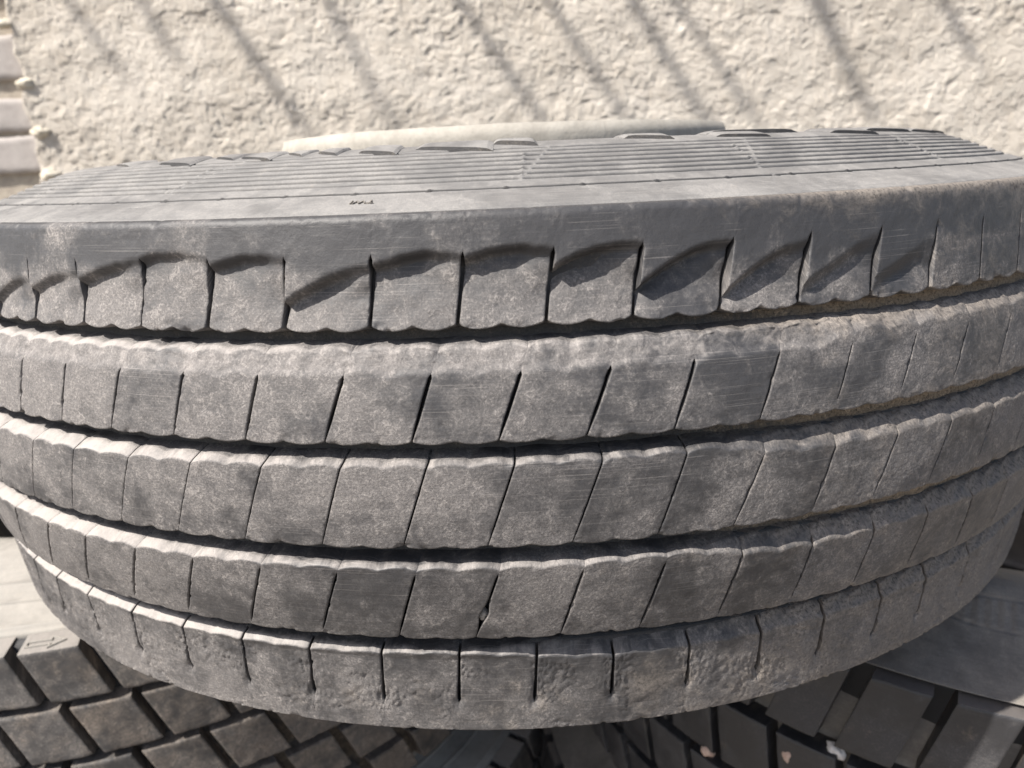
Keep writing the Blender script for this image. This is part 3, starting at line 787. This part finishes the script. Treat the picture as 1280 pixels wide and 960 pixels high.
    me = bpy.data.meshes.new_from_object(tmp.evaluated_get(dg)); bpy.data.objects.remove(tmp)
    me.name = "wear_mark"; me.materials.clear(); me.materials.append(M_rside)
    if not me.uv_layers: me.uv_layers.new(name="UVMap")
    o = link("wear_mark", me, t)
    a = -0.143; r = 0.4625
    nrm = Vector((math.sin(a) * 0.26, -math.cos(a) * 0.26, 0.966)).normalized()
    ex = Vector((-math.cos(a), -math.sin(a), 0)); ey = nrm.cross(ex)
    mm = Matrix((ex, ey, nrm)).transposed().to_4x4(); mm.translation = Vector((r * math.sin(a), -r * math.cos(a), zs_(r) + 0.0002))
    o.matrix_local = mm
    return t
worn_tyre()

# ------------------------------------------------------------------ pebbles caught in the treads
def pebble(loc, size, mat, label, rot=(0, 0, 0), seed=0):
    n, mrow = 20, 12
    th = np.linspace(0, 2 * np.pi, n, endpoint=False); ph = np.linspace(0.04, np.pi - 0.04, mrow)
    T, Ph = np.meshgrid(th, ph, indexing='ij')
    d = np.stack([np.sin(Ph) * np.cos(T), np.sin(Ph) * np.sin(T), np.cos(Ph)], -1)
    r = 1 + 0.28 * fbm(d * 1.3 + seed * 5.1, 2)
    P = (d * r[..., None] * np.array(size)).reshape(-1, 3)
    F = np.concatenate([grid_faces(n, mrow, True)])
    o = link("pebble", mesh_from("pebble", P, F, True, mat))
    o.location = loc; o.rotation_euler = rot
    o["label"] = label; o["category"] = "pebble"; o["group"] = "pebbles wedged in tyre treads"
    return o
def cyl(th, r, z, c=(0, 0)): return (c[0] + r * math.sin(th), c[1] - r * math.cos(th), z)
pebble(cyl(-0.0420, 0.4872, -0.0595), (0.0026, 0.0026, 0.0036), M_peb_grey, "tiny dull grey stone wedged in a cut of the worn top tyre", (0.1, 0.2, 0), 1)

# ------------------------------------------------------------------ lower tyres
LC = (-0.502, 0.21); RC = (0.55, 0.045)
def lower_tyre(label, center, rows, N, mat_t, mat_s, prof_up, ztop, zbot, face_dirt, top_wall, rr0=0.5, extra_side=None, base=-0.518, gdepth=0.016, mat_g=None):
    zt_loc = -base
    t = thing("tyre", label, "tyre", (center[0], center[1], base), "used tyres piled against the wall")
    def rf(z): return rr0 - 0.3 * (z - (ztop + zbot) / 2) ** 2 + 0 * z
    def loc(me):
        v = np.zeros(len(me.vertices) * 3, np.float32); me.vertices.foreach_get("co", v)
        v = v.reshape(-1, 3); v[:, 2] -= base; me.vertices.foreach_set("co", v.ravel()); me.update(); return me
    z = np.linspace(zbot, ztop - 0.002, 30)
    cas = np.concatenate([np.stack([rf(z) - gdepth, z], -1), [(rr0 - gdepth - 0.02, ztop + 0.001), (rr0 - 0.07, ztop + 0.002)]])
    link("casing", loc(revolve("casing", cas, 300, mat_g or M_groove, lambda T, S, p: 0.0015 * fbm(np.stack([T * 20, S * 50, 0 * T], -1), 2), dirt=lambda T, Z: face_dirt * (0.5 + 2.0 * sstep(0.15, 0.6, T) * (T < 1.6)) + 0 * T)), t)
    step = 2 * math.pi / N
    for (zb, zt, a0, sl, gap, tw) in rows:
        h = zt - zb
        for v in range(3):
            pass
        variants = []
        for v in range(3):
            def ext(th, z, a, b, dl, dr, dt, db, v=v):
                p = np.stack([th * 0.5 + v * 3.3, z, 0 * z + v], -1)
                return 0.0005 * fbm(p * 60, 3) + 0.00018 * fbm(p * 300, 2)
            variants.append(loc(piece(zb, zt, 0.0, sl * h, step, step + sl * h, 22, 18, rf, lambda z, th: gap + 0 * z, (0, 0), 0.0007, None,
                            depth=gdepth, draft=(0.0015, 0.0015), top_wall=tw, extra=ext,
                            dirtfun=lambda th, z, dt, db, v=v: np.clip(face_dirt + 0.25 * fbm(np.stack([th * 20, z * 40, 0 * z + v], -1), 2), 0, 1), mat=mat_t)))
        for k in range(N):
            ang = a0 + step * k
            o = link("tread_block", variants[k % 3], t)
            o.rotation_euler = (0, 0, ang)
            e_ = max(0.0, min(1.0, (ang - 0.12) / 0.25)) * (1.0 if ang < 1.4 else 0.3)
            o.color = (0.30 * e_ + random.uniform(-0.1, 0.12), 0, 0, 1)
    link("sidewall", loc(revolve("sidewall", resample(prof_up, 420, True), 0, mat_s, extra_side, dense=nonuni(520, 120), dirt=lambda T, Z: 0.1 + 0 * T)), t)
    lowp = [(rr0 - 0.03, zbot + 0.004), (rr0 - 0.02, zbot - 0.004), (0.44, zbot - 0.018), (0.40, zbot - 0.030), (0.375, zbot - 0.033), (0.34, zbot - 0.027), (0.29, zbot), (0.30, zbot + 0.012), (0.42, zbot + 0.010), (0.47, zbot + 0.08), (0.474, zbot + 0.13)]
    link("sidewall", loc(revolve("sidewall_lower", resample(lowp, 50)[::-1], 160, mat_s)), t)
    return t

# left: directional tread with an arrow on the shoulder
LT, LB = -0.2135, -0.4855
L_prof = [(0.470, -0.224), (0.4695, -0.2115), (0.466, -0.2085), (0.463, -0.2055), (0.459, -0.2050), (0.450, -0.2030), (0.438, -0.1990), (0.4365, -0.1965), (0.434, -0.1965), (0.43, -0.1955), (0.418, -0.1900), (0.4165, -0.1875), (0.414, -0.1875), (0.40, -0.1815), (0.385, -0.1755), (0.375, -0.1735), (0.36, -0.1745), (0.33, -0.185), (0.30, -0.200), (0.288, -0.208), (0.284, -0.214), (0.30, -0.222), (0.40, -0.212), (0.46, -0.235), (0.474, -0.30), (0.474, -0.35)]
sl = -0.80
ltyre = lower_tyre("dusty tyre under the left of the pile with an arrow moulded on its shoulder", LC,
    [(-0.2625, -0.2145, 0.2050 - 0.1122, sl, 0.0100, (0.0035, 0.0300)), (-0.3180, -0.2700, 0.2680 - 0.1122, sl, 0.0085, None), (-0.3740, -0.3255, 0.201 - 0.1122 + 0.05, sl, 0.0085, None), (-0.428, -0.383, 0.258 - 0.1122, sl, 0.010, None), (-0.4855, -0.439, 0.2010 - 0.1122, sl, 0.0115, None)],
    56, M_ltread, M_lside, L_prof, LT, LB, 0.18, None, 0.5, mat_g=M_black)
def arrow(parent, base):
    # outline of a straight arrow, raised thin lip, running round the shoulder
    pts = [(0.0, 0.0022), (0.0150, 0.0022), (0.0150, 0.0050), (0.0240, 0.0), (0.0150, -0.0050), (0.0150, -0.0022), (0.0, -0.0022)]
    V = []; F = []
    n = len(pts); wd = 0.0007
    c = np.mean(pts, axis=0)
    P = np.array(pts)
    d1 = P - np.roll(P, 1, 0); d2 = np.roll(P, -1, 0) - P
    n1 = np.stack([d1[:, 1], -d1[:, 0]], -1); n1 /= np.linalg.norm(n1, axis=1)[:, None]
    n2 = np.stack([d2[:, 1], -d2[:, 0]], -1); n2 /= np.linalg.norm(n2, axis=1)[:, None]
    nn = n1 + n2; nn /= np.linalg.norm(nn, axis=1)[:, None]
    nn /= np.clip(np.sum(nn * n1, 1), 0.35, 1)[:, None]
    rings = []
    for off, hh in ((wd, -0.001), (wd * 0.7, 0.0006), (-wd * 0.7, 0.0006), (-wd, -0.001)):
        Q = P - nn * off
        for (u, v) in Q:
            r = 0.4835 - v * 1.25; a = 0.1845 + u / 0.4835 * 1.22
            zz = -0.2145 + (0.5 - r) * (0.0035 / 0.0300) + hh
            V.append((r * math.sin(a), -r * math.cos(a), zz - base))
    for k in range(3):
        for i in range(n):
            F.append([k * n + i, k * n + (i + 1) % n, (k + 1) * n + (i + 1) % n, (k + 1) * n + i])
    me = raw_mesh("direction_arrow", V, F, M_lside, False)
    if not me.uv_layers: me.uv_layers.new(name="UVMap")
    o = link("direction_arrow", me, parent)
arrow(ltyre, -0.518)

# right: newer black tyre with big open blocks
RT, RB = -0.2170, -0.4855
R_prof = [(0.462, -0.240), (0.466, -0.222), (0.4695, -0.2168), (0.478, -0.2145), (0.4805, -0.2138), (0.478, -0.2130), (0.47, -0.2115), (0.45, -0.2060), (0.43, -0.1985), (0.415, -0.1890), (0.403, -0.1800), (0.394, -0.1750), (0.385, -0.1735), (0.375, -0.1740), (0.36, -0.1775), (0.33, -0.190), (0.30, -0.204), (0.288, -0.212), (0.284, -0.218), (0.30, -0.225), (0.40, -0.215), (0.46, -0.24), (0.474, -0.30), (0.474, -0.35)]
def r_side(T, S, prof):
    r = prof[None, :, 0] + 0 * T; zz = prof[None, :, 1] + 0 * T
    h = 0.0002 * fbm(np.stack([T * 30, S * 60, 0 * T], -1), 2)
    # oval stippled patch moulded in the upper sidewall
    dx = (T + 0.47) / 0.115; dy = (r - 0.412) / 0.0105
    e = np.abs(dx) ** 2.6 + np.abs(dy) ** 2.6
    ins = e < 1
    h = h - 0.0012 * np.exp(-((e - 1) / 0.16) ** 2) + 0.0006 * ins * np.sin(T * 900) * (np.sin(r * 3600) > -0.4)
    return h * (zz > -0.2132)
rtyre = lower_tyre("newer black tyre under the right of the pile with chunky open tread blocks", RC,
    [(-0.2870, -0.2185, -0.715, 0.62, 0.0150, (0.001, 0.022)), (-0.355, -0.2975, -0.785, -0.25, 0.0085, None), (-0.420, -0.366, -0.72, -0.4, 0.0085, None), (-0.4855, -0.431, -0.676, -0.7, 0.0135, None)],
    56, M_rtread, M_rside, R_prof, RT, RB, 0.0, None, 0.495, r_side, gdepth=0.024, mat_g=M_black)
def copy_thing(root, loc, rot, label):
    r = root.copy(); COL.objects.link(r); r.location = loc; r.rotation_euler = (0, 0, rot); r["label"] = label
    for ch in list(root.children):
        c = ch.copy(); COL.objects.link(c); c.parent = r
    return r
copy_thing(ltyre, (LC[0] + 0.045, LC[1] - 0.01, -0.518 - 0.344), 1.1, "tyre at the foot of the left column, beneath the one with the arrow")
copy_thing(rtyre, (RC[0] - 0.045, RC[1] + 0.03, -0.518 - 0.344), 0.7, "tyre at the foot of the right column, beneath the chunky black one")
pebble(cyl(-0.921, 0.4905, -0.357, RC), (0.0070, 0.0060, 0.0062), M_peb_pink, "pinkish stone in the black tyre's tread, leftmost of the three there", (0.2, 0.5, 0.3), 3)
pebble(cyl(-0.771, 0.4915, -0.3155, RC), (0.0040, 0.0050, 0.0075), M_peb_pink, "narrow upright pinkish stone in the black tyre's tread, middle of the three there", (0, -0.1, 0.4), 5)
pebble(cyl(-0.700, 0.4845, -0.2970, RC), (0.0078, 0.0050, 0.0055), M_peb_white, "whitish stone in the black tyre's tread, rightmost of the three there", (0, 0.55, -0.6), 8)

# ------------------------------------------------------------------ pale tub standing in the hole of the upper tyre
def tub():
    base = -0.1695
    t = thing("tub", "pale cream round tub showing its rim above the worn tyre's upper sidewall", "tub", (0, 0, base))
    prof = [(0.0, 0.0), (0.188, 0.0), (0.196, 0.004), (0.200, 0.012), (0.2155, 0.325), (0.2190, 0.330), (0.2195, 0.344), (0.2175, 0.3515), (0.213, 0.3540), (0.2085, 0.3520), (0.2070, 0.345), (0.205, 0.30), (0.191, 0.014), (0.0, 0.010)]
    me = revolve("tub_wall", resample(prof, 120, False), 160, M_tub, lambda T, S, p: 0.0006 * fbm(np.stack([np.cos(T) * 3, np.sin(T) * 3, S * 8], -1), 2))
    link("tub_wall", me, t)
tub()
